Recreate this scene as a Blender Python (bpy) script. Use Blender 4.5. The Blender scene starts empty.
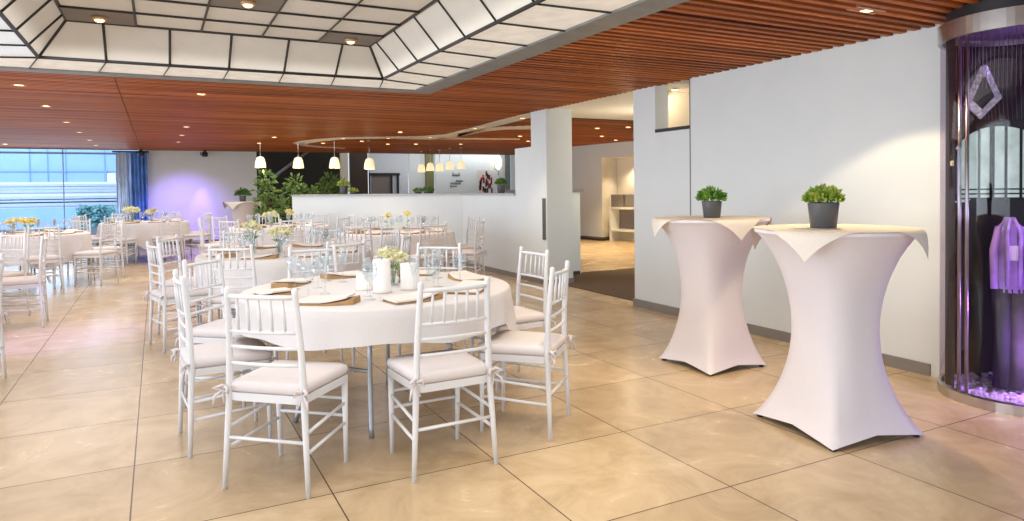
import bpy, math, random
from math import sin, cos, pi, radians, sqrt, atan2
from mathutils import Vector, Matrix
random.seed(7)
SC = bpy.context.scene
COL = SC.collection
# ------------------------------------------------------------------ camera
FPX, YAW, PITCH, ROLL, CYY, HC = 687.565, 0.47685, -0.02376, -0.012105, 204.24, 1.3474
HZ = 2.4186
def cam_basis():
    fwd = Vector((sin(YAW), cos(YAW), 0)); rt = Vector((cos(YAW), -sin(YAW), 0)); up = Vector((0, 0, 1))
    f2 = fwd * cos(PITCH) + up * sin(PITCH); u2 = up * cos(PITCH) - fwd * sin(PITCH)
    return rt * cos(ROLL) + u2 * sin(ROLL), u2 * cos(ROLL) - rt * sin(ROLL), f2
CR, CU, CF = cam_basis()
EYE = Vector((0, 0, HC))
def ray(x, y): return CR * ((x - 512) / FPX) + CU * ((CYY - y) / FPX) + CF
def F(x, y, z=0.0):                      # photo point -> point of the room at height z
    d = ray(x, y); t = (z - HC) / d.z
    return EYE + d * t
def onY(x, y, Y):
    d = ray(x, y); return EYE + d * (Y / d.y)
def onX(x, y, X):
    d = ray(x, y); return EYE + d * (X / d.x)
def proj(P):
    d = Vector(P) - EYE; w = d.dot(CF)
    return 512 + FPX * d.dot(CR) / w, CYY - FPX * d.dot(CU) / w, w
cam = bpy.data.cameras.new('camera'); co = bpy.data.objects.new('camera', cam); COL.objects.link(co)
co.matrix_world = Matrix(((CR.x, CU.x, -CF.x, 0), (CR.y, CU.y, -CF.y, 0), (CR.z, CU.z, -CF.z, HC), (0, 0, 0, 1)))
cam.sensor_width = 36; cam.lens = 36 * FPX / 1024; cam.shift_y = -(260.5 - CYY) / 1024
cam.clip_start = .05; cam.clip_end = 200
SC.camera = co
SC.view_settings.view_transform = 'Standard'
SC.view_settings.look = 'None'
SC.view_settings.exposure = 0.18

# ------------------------------------------------------------------ materials
def mat(name, c, rough=.5, metal=0, emit=None, es=0, var=.05, scale=8, bump=0, spec=.5, trans=0, sss=0):
    m = bpy.data.materials.new(name); m.use_nodes = True
    nt = m.node_tree; b = nt.nodes['Principled BSDF']
    b.inputs['Roughness'].default_value = rough; b.inputs['Metallic'].default_value = metal
    b.inputs['Specular IOR Level'].default_value = spec
    tc = nt.nodes.new('ShaderNodeTexCoord'); n = nt.nodes.new('ShaderNodeTexNoise')
    n.inputs['Scale'].default_value = scale; n.inputs['Detail'].default_value = 3
    nt.links.new(tc.outputs['Object'], n.inputs['Vector'])
    r = nt.nodes.new('ShaderNodeValToRGB')
    a = [max(0, x * (1 - var)) for x in c[:3]]; z = [min(1, x * (1 + var)) for x in c[:3]]
    r.color_ramp.elements[0].color = (*a, 1); r.color_ramp.elements[1].color = (*z, 1)
    r.color_ramp.elements[0].position = .3; r.color_ramp.elements[1].position = .7
    nt.links.new(n.outputs['Fac'], r.inputs['Fac']); nt.links.new(r.outputs['Color'], b.inputs['Base Color'])
    if emit:
        b.inputs['Emission Color'].default_value = (*emit, 1); b.inputs['Emission Strength'].default_value = es
    if bump:
        bp = nt.nodes.new('ShaderNodeBump'); bp.inputs['Strength'].default_value = bump; bp.inputs['Distance'].default_value = .01
        nt.links.new(n.outputs['Fac'], bp.inputs['Height']); nt.links.new(bp.outputs['Normal'], b.inputs['Normal'])
    if trans: b.inputs['Transmission Weight'].default_value = trans
    return m
def glass(name, tint=(1, 1, 1), refl=.08, milk=0.0, milkc=(1, 1, 1), rmax=.35):
    m = bpy.data.materials.new(name); m.use_nodes = True; nt = m.node_tree
    nt.nodes.clear(); out = nt.nodes.new('ShaderNodeOutputMaterial')
    t = nt.nodes.new('ShaderNodeBsdfTransparent'); t.inputs['Color'].default_value = (*tint, 1)
    g = nt.nodes.new('ShaderNodeBsdfGlossy'); g.inputs['Roughness'].default_value = .03
    lw = nt.nodes.new('ShaderNodeLayerWeight'); lw.inputs['Blend'].default_value = .35
    mp = nt.nodes.new('ShaderNodeMapRange'); mp.inputs['To Min'].default_value = refl; mp.inputs['To Max'].default_value = rmax
    nt.links.new(lw.outputs['Facing'], mp.inputs['Value'])
    mx = nt.nodes.new('ShaderNodeMixShader'); nt.links.new(mp.outputs['Result'], mx.inputs['Fac'])
    nt.links.new(t.outputs[0], mx.inputs[1]); nt.links.new(g.outputs[0], mx.inputs[2])
    last = mx
    if milk:
        d = nt.nodes.new('ShaderNodeBsdfDiffuse'); d.inputs['Color'].default_value = (*milkc, 1)
        m2 = nt.nodes.new('ShaderNodeMixShader'); m2.inputs['Fac'].default_value = milk
        nt.links.new(mx.outputs[0], m2.inputs[1]); nt.links.new(d.outputs[0], m2.inputs[2]); last = m2
    nt.links.new(last.outputs[0], out.inputs['Surface'])
    return m
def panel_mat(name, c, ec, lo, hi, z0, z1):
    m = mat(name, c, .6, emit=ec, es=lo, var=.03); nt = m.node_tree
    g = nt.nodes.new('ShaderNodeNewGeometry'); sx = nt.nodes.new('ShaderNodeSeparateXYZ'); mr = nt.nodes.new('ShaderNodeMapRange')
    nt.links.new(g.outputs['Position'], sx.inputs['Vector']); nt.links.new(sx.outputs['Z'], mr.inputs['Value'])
    mr.inputs['From Min'].default_value = z0; mr.inputs['From Max'].default_value = z1; mr.inputs['To Min'].default_value = hi; mr.inputs['To Max'].default_value = lo  # emission fades upward, painting the glow of up-lighting strips at the lower edge
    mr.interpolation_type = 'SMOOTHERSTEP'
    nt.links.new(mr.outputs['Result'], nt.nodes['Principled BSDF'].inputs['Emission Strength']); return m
def floor_mat():
    m = bpy.data.materials.new('beige_stone_tiles'); m.use_nodes = True; nt = m.node_tree; b = nt.nodes['Principled BSDF']
    N = nt.nodes.new; L = nt.links.new
    tc = N('ShaderNodeTexCoord'); mp = N('ShaderNodeMapping'); mp.inputs['Location'].default_value = (.126, -.68, 0)
    L(tc.outputs['Object'], mp.inputs['Vector'])
    br = N('ShaderNodeTexBrick'); br.offset = 0; br.squash = 1
    br.inputs['Scale'].default_value = 1; br.inputs['Brick Width'].default_value = .7925; br.inputs['Row Height'].default_value = .7925
    br.inputs['Mortar Size'].default_value = .0035; br.inputs['Mortar Smooth'].default_value = .1; br.inputs['Bias'].default_value = 0
    br.inputs['Color1'].default_value = (.60, .46, .295, 1); br.inputs['Color2'].default_value = (.73, .575, .38, 1)
    br.inputs['Mortar'].default_value = (.13, .09, .06, 1)
    L(mp.outputs['Vector'], br.inputs['Vector'])
    n = N('ShaderNodeTexNoise'); n.inputs['Scale'].default_value = 2.2; n.inputs['Detail'].default_value = 9; n.inputs['Roughness'].default_value = .68
    n.inputs['Distortion'].default_value = 1.2
    L(tc.outputs['Object'], n.inputs['Vector'])
    r = N('ShaderNodeValToRGB'); r.color_ramp.elements[0].position = .33; r.color_ramp.elements[0].color = (.70, .66, .60, 1)
    r.color_ramp.elements[1].position = .68; r.color_ramp.elements[1].color = (1.0, 1.0, 1.0, 1)
    L(n.outputs['Fac'], r.inputs['Fac'])
    mx = N('ShaderNodeMix'); mx.data_type = 'RGBA'; mx.blend_type = 'MULTIPLY'; mx.inputs['Factor'].default_value = 1
    L(br.outputs['Color'], mx.inputs['A']); L(r.outputs['Color'], mx.inputs['B']); L(mx.outputs['Result'], b.inputs['Base Color'])
    rr = N('ShaderNodeMapRange'); rr.inputs['To Min'].default_value = .16; rr.inputs['To Max'].default_value = .34
    L(n.outputs['Fac'], rr.inputs['Value']); L(rr.outputs['Result'], b.inputs['Roughness'])
    bp = N('ShaderNodeBump'); bp.inputs['Strength'].default_value = .25; bp.inputs['Distance'].default_value = .004; bp.invert = True
    L(br.outputs['Fac'], bp.inputs['Height']); L(bp.outputs['Normal'], b.inputs['Normal'])
    b.inputs['Specular IOR Level'].default_value = .45
    return m
def wood_mat():
    m = bpy.data.materials.new('red_brown_wood'); m.use_nodes = True; nt = m.node_tree; b = nt.nodes['Principled BSDF']
    N = nt.nodes.new; L = nt.links.new
    tc = N('ShaderNodeTexCoord'); mp = N('ShaderNodeMapping'); mp.inputs['Scale'].default_value = (.35, 9.97, 3)
    L(tc.outputs['Object'], mp.inputs['Vector'])
    n = N('ShaderNodeTexNoise'); n.inputs['Scale'].default_value = 1.0; n.inputs['Detail'].default_value = 6; n.inputs['Roughness'].default_value = .6
    L(mp.outputs['Vector'], n.inputs['Vector'])
    r = N('ShaderNodeValToRGB'); r.color_ramp.elements[0].position = .3; r.color_ramp.elements[0].color = (.13, .027, .006, 1)
    r.color_ramp.elements[1].position = .72; r.color_ramp.elements[1].color = (.66, .20, .048, 1)
    L(n.outputs['Fac'], r.inputs['Fac']); L(r.outputs['Color'], b.inputs['Base Color'])
    b.inputs['Roughness'].default_value = .5; b.inputs['Specular IOR Level'].default_value = .12
    return m
def leaf_mat(name, a, b_):
    m = bpy.data.materials.new(name); m.use_nodes = True; nt = m.node_tree; b = nt.nodes['Principled BSDF']
    tc = nt.nodes.new('ShaderNodeTexCoord'); n = nt.nodes.new('ShaderNodeTexNoise'); n.inputs['Scale'].default_value = 28
    r = nt.nodes.new('ShaderNodeValToRGB'); r.color_ramp.elements[0].color = (*a, 1); r.color_ramp.elements[1].color = (*b_, 1)
    r.color_ramp.elements[0].position = .35; r.color_ramp.elements[1].position = .65
    nt.links.new(tc.outputs['Object'], n.inputs['Vector']); nt.links.new(n.outputs['Fac'], r.inputs['Fac']); nt.links.new(r.outputs['Color'], b.inputs['Base Color'])
    b.inputs['Roughness'].default_value = .5
    return m
M = dict(
    floor=floor_mat(), wood=wood_mat(),
    wall=mat('white_plaster', (.74, .80, .82), .6, var=.015, scale=3),
    wallwarm=mat('warm_plaster', (.80, .76, .68), .7, var=.02, scale=3),
    wallblue=mat('cool_plaster', (.68, .73, .80), .7, var=.02),
    black=mat('black_opening_shade', (.012, .011, .011), .6), darkbrown=mat('dark_panel', (.05, .032, .026), .5),
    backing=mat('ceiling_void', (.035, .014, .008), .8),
    greyc=mat('grey_frame', (.20, .205, .20), .5, var=.1), mullion=mat('dark_mullion', (.03, .028, .026), .5),
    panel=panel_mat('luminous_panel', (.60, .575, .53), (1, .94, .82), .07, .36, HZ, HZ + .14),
    panelw=mat('bright_luminous_panel', (.68, .655, .61), .6, emit=(1, .95, .84), es=.26, var=.14),
    panelb=mat('cool_luminous_panel', (.70, .77, .85), .6, emit=(.85, .93, 1), es=.30, var=.05),
    greypanel=mat('grey_ceiling_panel', (.20, .18, .165), .6), lamp=mat('lamp_glow', (1, .9, .7), .5, emit=(1, .66, .30), es=3.2),
    pshade=mat('pendant_glow', (.9, .8, .6), .5, emit=(1, .84, .48), es=.62), chrome=mat('brushed_steel', (.55, .54, .52), .28, 1, var=.08),
    rim=mat('lamp_rim', (.55, .35, .2), .4, .4),
    chair=mat('white_lacquer', (.74, .755, .79), .32, var=.01), cushion=mat('white_seat_cloth', (.70, .655, .66), .8, var=.02, scale=30, bump=.1),
    foot=mat('grey_foot_cap', (.3, .3, .31), .6), cloth=mat('white_table_linen', (.70, .675, .675), .85, var=.015, scale=60, bump=.06),
    stretch=mat('white_stretch_cloth', (.72, .685, .73), .7, var=.01, scale=40), overlay=mat('ivory_overlay_linen', (.74, .69, .62), .85, var=.02, scale=60),
    steel=mat('grey_steel_tube', (.42, .45, .5), .35, .7), tabletop=mat('beige_tabletop', (.6, .5, .4), .6),
    napkin=mat('brown_napkin', (.42, .25, .11), .8, var=.15, scale=25), paper=mat('white_menu_paper', (.78, .73, .68), .8, var=.01),
    candle=mat('white_candle_wax', (.9, .88, .85), .45, var=.01, emit=(1, .95, .9), es=.05), glass=glass('clear_glass', (.95, .97, .98), .03, .04, (.9, .95, 1), .30),
    wick=mat('dark_wick', (.05, .04, .03), .8),
    cylglass=glass('display_glass', (.80, .74, .82), .02, rmax=.22), winglass=glass('window_glass', (.92, .96, 1), .0, rmax=.05),
    pot=mat('anthracite_pot', (.085, .085, .09), .45, var=.1), soil=mat('soil', (.06, .04, .03), .9),
    leaf=leaf_mat('green_leaf', (.035, .16, .02), (.22, .42, .06)), leafy=leaf_mat('yellow_green_leaf', (.12, .26, .02), (.55, .62, .12)),
    leafd=leaf_mat('dark_leaf', (.012, .07, .012), (.10, .24, .04)), leaft=leaf_mat('tree_leaf', (.02, .09, .015), (.24, .36, .09)),
    flower=mat('cream_petal', (.90, .83, .55), .7, var=.25, scale=40), yflower=mat('yellow_petal', (.88, .76, .36), .7, var=.2, scale=40),
    stem=mat('green_stem', (.12, .25, .06), .6), bark=mat('bark', (.1, .06, .035), .9),
    curtain=mat('blue_curtain', (.16, .36, .78), .7, var=.25, scale=4), curtain2=mat('sheer_curtain', (.58, .72, .92), .8, var=.1, scale=5),
    fixture=mat('black_fixture', (.015, .015, .017), .45), base=mat('grey_baseboard', (.28, .26, .24), .45, .3), carpet=mat('brown_carpet', (.11, .068, .04), .9, var=.2, scale=60, bump=.2),
    counter=mat('grey_counter_top', (.42, .43, .44), .35, var=.1), olive=mat('olive_post', (.2, .19, .08), .6),
    facade=mat('facade_blue', (.34, .55, .86), .6, var=.08, scale=1), slatc=mat('slat_blue_grey', (.50, .60, .78), .7), facadew=mat('facade_white', (.80, .85, .93), .7, var=.01),
    facaded=mat('facade_joint', (.25, .42, .66), .6), outground=mat('pale_paving', (.62, .68, .78), .8), teal=leaf_mat('teal_hedge', (.06, .28, .36), (.45, .72, .72)),
    display=mat('dark_backdrop', (.014, .007, .014), .7, var=.3), lav=mat('lavender_cloth', (.52, .36, .74), .8, var=.2, scale=12, bump=.2),
    white=mat('white_enamel', (.85, .85, .84), .5, var=.02), trousers=mat('black_trousers', (.03, .022, .035), .7, var=.3, scale=10), khaki=mat('dark_olive_cloth', (.11, .12, .085), .8, var=.2, scale=12),
    reflection=mat('painted_green_reflection', (.45, .60, .52), .4, var=.45, scale=7, emit=(.55, .78, .62), es=.55), silver=mat('silver_sequins', (.6, .62, .66), .35, .8, var=.4, scale=60, bump=.5),
    gravel=mat('white_gravel', (.82, .78, .88), .7, var=.1, scale=30), string=mat('bead_string', (.25, .18, .3), .4, .2),
    red=mat('poster_red', (.55, .05, .04), .6, var=.5, scale=14), ink=mat('black_ink', (.04, .04, .045), .6), postw=mat('poster_pattern', (.75, .7, .68), .6, var=.1),
    cream=mat('cream_dress', (.75, .68, .6), .7), grey=mat('grey_laminate', (.22, .2, .19), .5), sconce=mat('sconce_glow', (1, .95, .85), .5, emit=(1, .93, .75), es=2.2),
)

# ------------------------------------------------------------------ mesh helpers
class MB:
    def __init__(s): s.v = []; s.f = []; s.s = []
    def add(s, vs, fs, smooth=False):
        o = len(s.v); s.v += [tuple(v) for v in vs]
        for f in fs: s.f.append([i + o for i in f]); s.s.append(smooth)
        return s
    def box(s, c, d, rz=0):
        x, y, z = d[0] / 2, d[1] / 2, d[2] / 2; cs, sn = cos(rz), sin(rz)
        vs = []
        for a in (-1, 1):
            for b in (-1, 1):
                for e in (-1, 1):
                    px, py = a * x, b * y
                    vs.append((c[0] + px * cs - py * sn, c[1] + px * sn + py * cs, c[2] + e * z))
        return s.add(vs, [(0, 1, 3, 2), (4, 6, 7, 5), (0, 4, 5, 1), (2, 3, 7, 6), (0, 2, 6, 4), (1, 5, 7, 3)])
    def bb(s, x0, x1, y0, y1, z0, z1): return s.box(((x0 + x1) / 2, (y0 + y1) / 2, (z0 + z1) / 2), (abs(x1 - x0), abs(y1 - y0), abs(z1 - z0)))
    def quad(s, *p): return s.add(p, [tuple(range(len(p)))])
    def tube(s, pts, r, n=8, cap=True):
        pts = [Vector(p) for p in pts]; k = len(pts); rs = r if isinstance(r, (list, tuple)) else [r] * k
        vs = []; T0 = None
        for i, p in enumerate(pts):
            t = (pts[min(i + 1, k - 1)] - pts[max(i - 1, 0)]).normalized()
            if T0 is None:
                a = Vector((0, 0, 1)) if abs(t.z) < .9 else Vector((1, 0, 0))
                u = t.cross(a).normalized()
            else:
                u = (U - t * U.dot(t)).normalized()
            U = u; T0 = t; w = t.cross(u)
            for j in range(n):
                a = 2 * pi * j / n; vs.append(p + (u * cos(a) + w * sin(a)) * rs[i])
        fs = [(i * n + j, i * n + (j + 1) % n, (i + 1) * n + (j + 1) % n, (i + 1) * n + j) for i in range(k - 1) for j in range(n)]
        s.add(vs, fs, True)
        if cap:
            s.f.append([len(s.v) - len(vs) + j for j in range(n)][::-1]); s.s.append(False)
            s.f.append([len(s.v) - n + j for j in range(n)]); s.s.append(False)
        return s
    def lathe(s, prof, c=(0, 0, 0), n=20, smooth=True, sx=1, sy=1, cap0=True, cap1=True):
        vs = []; k = len(prof)
        for r, z in prof:
            for j in range(n):
                a = 2 * pi * j / n; vs.append((c[0] + r * cos(a) * sx, c[1] + r * sin(a) * sy, c[2] + z))
        fs = [(i * n + j, i * n + (j + 1) % n, (i + 1) * n + (j + 1) % n, (i + 1) * n + j) for i in range(k - 1) for j in range(n)]
        s.add(vs, fs, smooth); o = len(s.v) - len(vs)
        if cap0 and prof[0][0] > 1e-4: s.f.append([o + j for j in range(n)][::-1]); s.s.append(False)
        if cap1 and prof[-1][0] > 1e-4: s.f.append([o + (k - 1) * n + j for j in range(n)]); s.s.append(False)
        return s
    def ball(s, c, r, n=10, m=6, sz=1):
        return s.lathe([(max(1e-5, r * sin(pi * i / m)), -r * sz * cos(pi * i / m)) for i in range(m + 1)], c, n)
    def leaf(s, p, d, L, w, up=None):
        d = Vector(d).normalized(); u = Vector((random.uniform(-1, 1), random.uniform(-1, 1), random.uniform(.2, 1)))
        q = d.cross(u); q = q.normalized() if q.length > 1e-4 else Vector((1, 0, 0)); p = Vector(p); nrm = q.cross(d)
        return s.add([p, p + d * L * .5 + q * w / 2 + nrm * .1 * L, p + d * L, p + d * L * .5 - q * w / 2 + nrm * .1 * L], [(0, 1, 2, 3)])
    def mesh(s, name, m):
        me = bpy.data.meshes.new(name); me.from_pydata(s.v, [], s.f); me.polygons.foreach_set('use_smooth', s.s); me.materials.append(m); me.update(); return me
    def build(s, name, m, parent=None, loc=None):
        o = bpy.data.objects.new(name, s.mesh(name, m)); COL.objects.link(o)
        if parent: o.parent = parent
        if loc is not None: o.location = loc
        return o
def tag(o, label, cat, group=None, kind=None):
    o['label'] = label; o['category'] = cat
    if group: o['group'] = group
    if kind: o['kind'] = kind
    return o
def thing(name, label, cat, loc=(0, 0, 0), rz=0, group=None):
    o = bpy.data.objects.new(name, None); COL.objects.link(o); o.empty_display_size = .1
    o.location = loc; o.rotation_euler = (0, 0, rz); return tag(o, label, cat, group)
def struct(name, mb, m, label=None):
    o = mb.build(name, m); o['kind'] = 'structure'
    if label: o['label'] = label
    return o
def dup(o, parent=None):
    c = o.copy(); COL.objects.link(c)
    if parent: c.parent = parent
    for ch in list(KIDS.get(o.name, [])): dup(ch, c)
    return c
KIDS = {}
def collect(o):
    KIDS[o.name] = [c for c in bpy.data.objects if c.parent == o]
    for c in KIDS[o.name]: collect(c)
def copies(proto, spots):
    """spots: (loc, rz, label, group[, scale]) - first spot moves the prototype itself"""
    collect(proto); res = []
    for i, sp in enumerate(spots):
        o = dup(proto) if i else proto
        res.append((o, sp))
    for o, sp in res:
        o.location = sp[0]; o.rotation_euler = (0, 0, sp[1]); o['label'] = sp[2]
        if sp[3]: o['group'] = sp[3]
        if len(sp) > 4: o.scale = (sp[4],) * 3
    return [r[0] for r in res]

# ------------------------------------------------------------------ room shell
YB = 19.8; XW = 4.77
struct('floor', MB().quad((-9, -4, 0), (14, -4, 0), (14, YB + 1.6, 0), (-9, YB + 1.6, 0)), M['floor'])
# slatted ceiling (one mesh) around the luminous tray
TX0, TX1, TY0, TY1 = -1.60, 2.72, .2, 7.30
sl = MB()
y = -.25 + .0
while y < YB:
    yy = y + .04
    def seg(a, b): sl.bb(a, b, yy - .023, yy + .023, HZ, HZ + .10)
    xr = XW + .03 if yy < 9.15 else 11.5
    if TY0 - .04 < yy < TY1 + .035:
        seg(-6.5, TX0 - .03); seg(TX1 + .02, xr)
    else:
        seg(-6.5, -.330); seg(-.321, xr)
    y += .1003
struct('ceiling', sl, M['wood'], 'red brown wooden slat ceiling')
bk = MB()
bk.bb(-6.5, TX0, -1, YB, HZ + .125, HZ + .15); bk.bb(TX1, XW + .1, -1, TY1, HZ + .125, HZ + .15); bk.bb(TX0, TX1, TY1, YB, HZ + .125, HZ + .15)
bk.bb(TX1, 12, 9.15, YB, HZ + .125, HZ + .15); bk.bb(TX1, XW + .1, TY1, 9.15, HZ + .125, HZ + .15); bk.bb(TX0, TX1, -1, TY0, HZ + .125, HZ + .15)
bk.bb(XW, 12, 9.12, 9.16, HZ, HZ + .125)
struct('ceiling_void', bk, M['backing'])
struct('ceiling_plaster', MB().bb(XW + .03, 12, 5.7, 9.12, HZ + .01, HZ + .06), M['wallwarm'])
# far edge board of the slatted ceiling
struct('trim_1', MB().bb(-6.5, 11.5, YB - .02, YB + .06, HZ - .005, HZ + .2), M['darkbrown'])
# curved plaster bands in the ceiling
def band(name, up, lo, zz=HZ - .006):
    b = MB(); n = len(up)
    A = [F(*p, zz) for p in up]; B = [F(*p, zz) for p in lo]
    vs = A + B + [a + Vector((0, 0, .02)) for a in A] + [q + Vector((0, 0, .02)) for q in B]
    fs = []
    for i in range(n - 1):
        fs += [(i, i + 1, n + i + 1, n + i), (i, 2 * n + i, 2 * n + i + 1, i + 1), (n + i, n + i + 1, 3 * n + i + 1, 3 * n + i)]
    b.add(vs, fs); return struct(name, b, M['wallwarm'])
band('trim_2', [(532, 113), (500, 120.5), (470, 128.5), (445, 134.6), (420, 136.6), (385, 137), (343, 137.6), (315, 139.6), (300, 141.4), (293, 143)],
     [(532, 117.5), (502, 125), (475, 132), (456, 137.6), (430, 139.8), (392, 138.6), (345, 139.2), (320, 141.6), (308, 143.4), (305, 145.4)])
band('trim_3', [(532, 126), (505, 127), (482, 129.2), (458, 134)], [(532, 129.5), (505, 129.6), (484, 131.6), (458, 137)])
band('trim_4', [(440, 137.8), (470, 138.3), (495, 138.6), (520, 138.8)], [(440, 139.4), (470, 139.6), (495, 139.8), (520, 139.8)])
band('trim_5', [(293, 143.4), (303, 146), (320, 147.6), (345, 148.8)], [(299, 143.2), (308, 145.2), (322, 146.8), (345, 148.2)])
# luminous tray
zt = HZ + .012; ix0, ix1, iy1, iy0 = -.81, 1.995, 6.57, 1.0
tx0, tx1, ty1, ty0, ztop = -.59, 1.78, 6.26, 1.3, HZ + .26
g = MB()
g.bb(TX0 - .03, TX1 + .03, TY1 - .13, TY1 + .03, HZ - .004, HZ + .09); g.bb(TX1 - .20, TX1 + .03, TY0, TY1, HZ - .0045, HZ + .09)
g.bb(TX0 - .03, TX0 + .13, TY0, TY1, HZ - .0035, HZ + .09); g.bb(TX0 - .03, TX1 + .03, TY0 - .03, TY0 + .1, HZ - .004, HZ + .09)
struct('trim_6', g, M['greyc'])
pn = MB()
pn.quad((TX0, iy1, zt), (TX0, TY1, zt), (TX1, TY1, zt), (TX1, iy1, zt)); pn.quad((ix1, TY0, zt), (ix1, iy1, zt), (TX1, iy1, zt), (TX1, TY0, zt)); pn.quad((ix0, TY0, zt), (ix1, TY0, zt), (ix1, iy0, zt), (ix0, iy0, zt))
struct('ceiling_light_ring', pn, M['panelw'])
pl = MB(); pl.quad((TX0, TY0, zt), (TX0, iy1, zt), (ix0, iy1, zt), (ix0, TY0, zt)); struct('ceiling_light_ring_side', pl, M['panelb'])
ps = MB()
ps.quad((ix0, iy1, zt), (tx0, ty1, ztop), (tx1, ty1, ztop), (ix1, iy1, zt)); ps.quad((ix1, iy1, zt), (tx1, ty1, ztop), (tx1, ty0, ztop), (ix1, iy0, zt))
ps.quad((ix0, iy0, zt), (tx0, ty0, ztop), (tx0, ty1, ztop), (ix0, iy1, zt)); ps.quad((ix0, iy0, zt), (ix1, iy0, zt), (tx1, ty0, ztop), (tx0, ty0, ztop))
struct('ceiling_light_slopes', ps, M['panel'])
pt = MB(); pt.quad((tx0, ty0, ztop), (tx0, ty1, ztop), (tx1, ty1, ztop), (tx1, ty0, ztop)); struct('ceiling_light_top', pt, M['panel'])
ml = MB()
def bar(a, b, r=.012): ml.tube([a, b], r, 4)
dz = -.008
nx = 6
for i in range(nx + 1):
    u = i / nx; xb = ix0 + (ix1 - ix0) * u; xt = tx0 + (tx1 - tx0) * u
    if 0 < i < nx: xt = xb
    bar((xb, iy1, zt + dz), (xt, ty1, ztop + dz), .015 if i in (0, nx) else .010)
    bar((xb + (xb - .6) * .12, TY1, zt + dz), (xb, iy1, zt + dz), .006)
for i in range(12):
    u = i / 11; yb = iy0 + (iy1 - iy0) * u; yt = ty0 + (ty1 - ty0) * u
    if 0 < i < 11: yt = yb
    if i == 10: yt = min(yb, ty1)
    for a, b, e in ((ix0, tx0, TX0), (ix1, tx1, TX1)):
        bar((a, yb, zt + dz), (b, yt, ztop + dz), .009); bar((a, yb, zt + dz), (e, yb + (yb - 3.8) * .1, zt + dz), .007)
for a, b in (((ix0, iy1, zt), (ix1, iy1, zt)), ((ix1, iy1, zt), (ix1, iy0, zt)), ((ix0, iy1, zt), (ix0, iy0, zt))): bar(a, b, .017)
for a, b in (((tx0, ty1, ztop), (tx1, ty1, ztop)), ((tx1, ty1, ztop), (tx1, ty0, ztop)), ((tx0, ty1, ztop), (tx0, ty0, ztop))): bar(a, b, .017)
nc = 5
for i in range(1, nc): bar((tx0 + (tx1 - tx0) * i / nc, ty0, ztop + dz), (tx0 + (tx1 - tx0) * i / nc, ty1, ztop + dz), .009)
for j in range(1, 11): yy = ty1 - (ty1 - ty0) * j / 11; bar((tx0, yy, ztop + dz), (tx1, yy, ztop + dz), .009)
struct('trim_7', ml, M['mullion'])
cw = (tx1 - tx0) / nc; ch = (ty1 - ty0) / 11
def greycell(i, j, label):
    t = thing('ceiling_spot_panel', label, 'ceiling light', (tx0 + cw * (i + .5), ty1 - ch * (j + .5), ztop - .004), 0, 'grey spotlight panels in the luminous ceiling')
    MB().box((0, 0, 0), (cw * .98, ch * .98, .008)).build('panel', M['greypanel'], t)
    MB().lathe([(.045, -.03), (.055, -.005)], n=14).build('lamp_ring', M['rim'], t); MB().ball((0, 0, -.03), .034, 10, 6, .5).build('bulb', M['lamp'], t)
greycell(0, 0, 'grey spotlight panel in the luminous ceiling, nearest its left far corner')
greycell(4, 0, 'grey spotlight panel in the luminous ceiling, at its right far corner')
greycell(2, 2, 'grey spotlight panel in the luminous ceiling, cut by the top of the photo')

# right wall, opening, column, counter wall
w = MB()
w.bb(XW, XW + .18, 2.80, 5.32, .0, HZ + .1); w.bb(XW, XW + .18, 5.86, 6.24, 0, HZ + .1); w.bb(XW, XW + .18, 5.32, 5.86, 0, 1.92)
struct('wall_right', w, M['wall'])
struct('wall_behind_case', MB().bb(XW + .1, XW + 1.4, 2.80, 2.9, 0, HZ + .1).bb(XW + .62, XW + .7, .2, 2.85, 0, HZ + .1), M['display'])
struct('wall_recess', MB().bb(XW + .9, XW + .95, 5.0, 6.23, 1.4, 2.6).bb(XW + .18, XW + .9, 6.19, 6.235, 1.4, 2.6).bb(XW + .18, XW + .9, 5.0, 5.05, 1.4, 2.6).bb(XW + .18, XW + .9, 5.0, 6.2, 1.4, 1.44).bb(XW + .12, XW + .95, 5.0, 6.23, 2.6, 2.64), M['wallwarm'])
struct('trim_8', MB().bb(XW - .006, XW + .9, 5.32, 5.86, 1.92, 1.955), M['fixture'])
struct('trim_9', MB().bb(XW - .004, XW, 5.313, 5.325, 0, HZ), M['greyc'])
struct('baseboard_right', MB().bb(XW - .015, XW + .02, 2.9, 6.26, 0, .085), M['base'])
# column at the end of the counter
struct('column', MB().bb(4.76, 5.175, 8.17, 8.60, 0, HZ + .08), M['wall'], 'white square column at the end of the counter')
struct('wall_counter_end', MB().bb(4.76, 4.96, 8.60, 9.10, 0, 1.93), M['wall'])
struct('baseboard_column', MB().bb(4.745, 5.185, 8.155, 8.61, 0, .075), M['base'])
v = thing('column_vent_strip', 'dark perforated vent strip on the corner of the white column', 'vent', (4.756, 8.235, .62))
MB().bb(-.006, .004, -.04, .05, 0, .58).build('frame', M['grey'], v)
hs = MB()
for i in range(26): hs.bb(-.009, -.004, -.028, .036, .015 + i * .0215, .027 + i * .0215)
hs.build('slots', M['fixture'], v)
LEGA = atan2(.74, -.67); LX, LY = 4.76, 11.1; LL = 3.62
def leg_pt(t, off=0): return (LX + cos(LEGA) * t - sin(LEGA) * off * -1, LY + sin(LEGA) * t + cos(LEGA) * off * -1)
cwall = MB().bb(4.76, 4.96, 9.10, 11.16, 0, 1.235)
q_ = leg_pt(LL / 2, .1); cwall.box((q_[0], q_[1], .6175), (LL, .2, 1.235), LEGA)
struct('wall_counter', cwall, M['wall'])
struct('baseboard_counter', MB().bb(4.745, 4.77, 8.60, 11.1, 0, .075), M['base'])
ct = thing('bar_countertop', 'long grey countertop on the low white wall behind the tables', 'countertop', (0, 0, 1.236))
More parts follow.
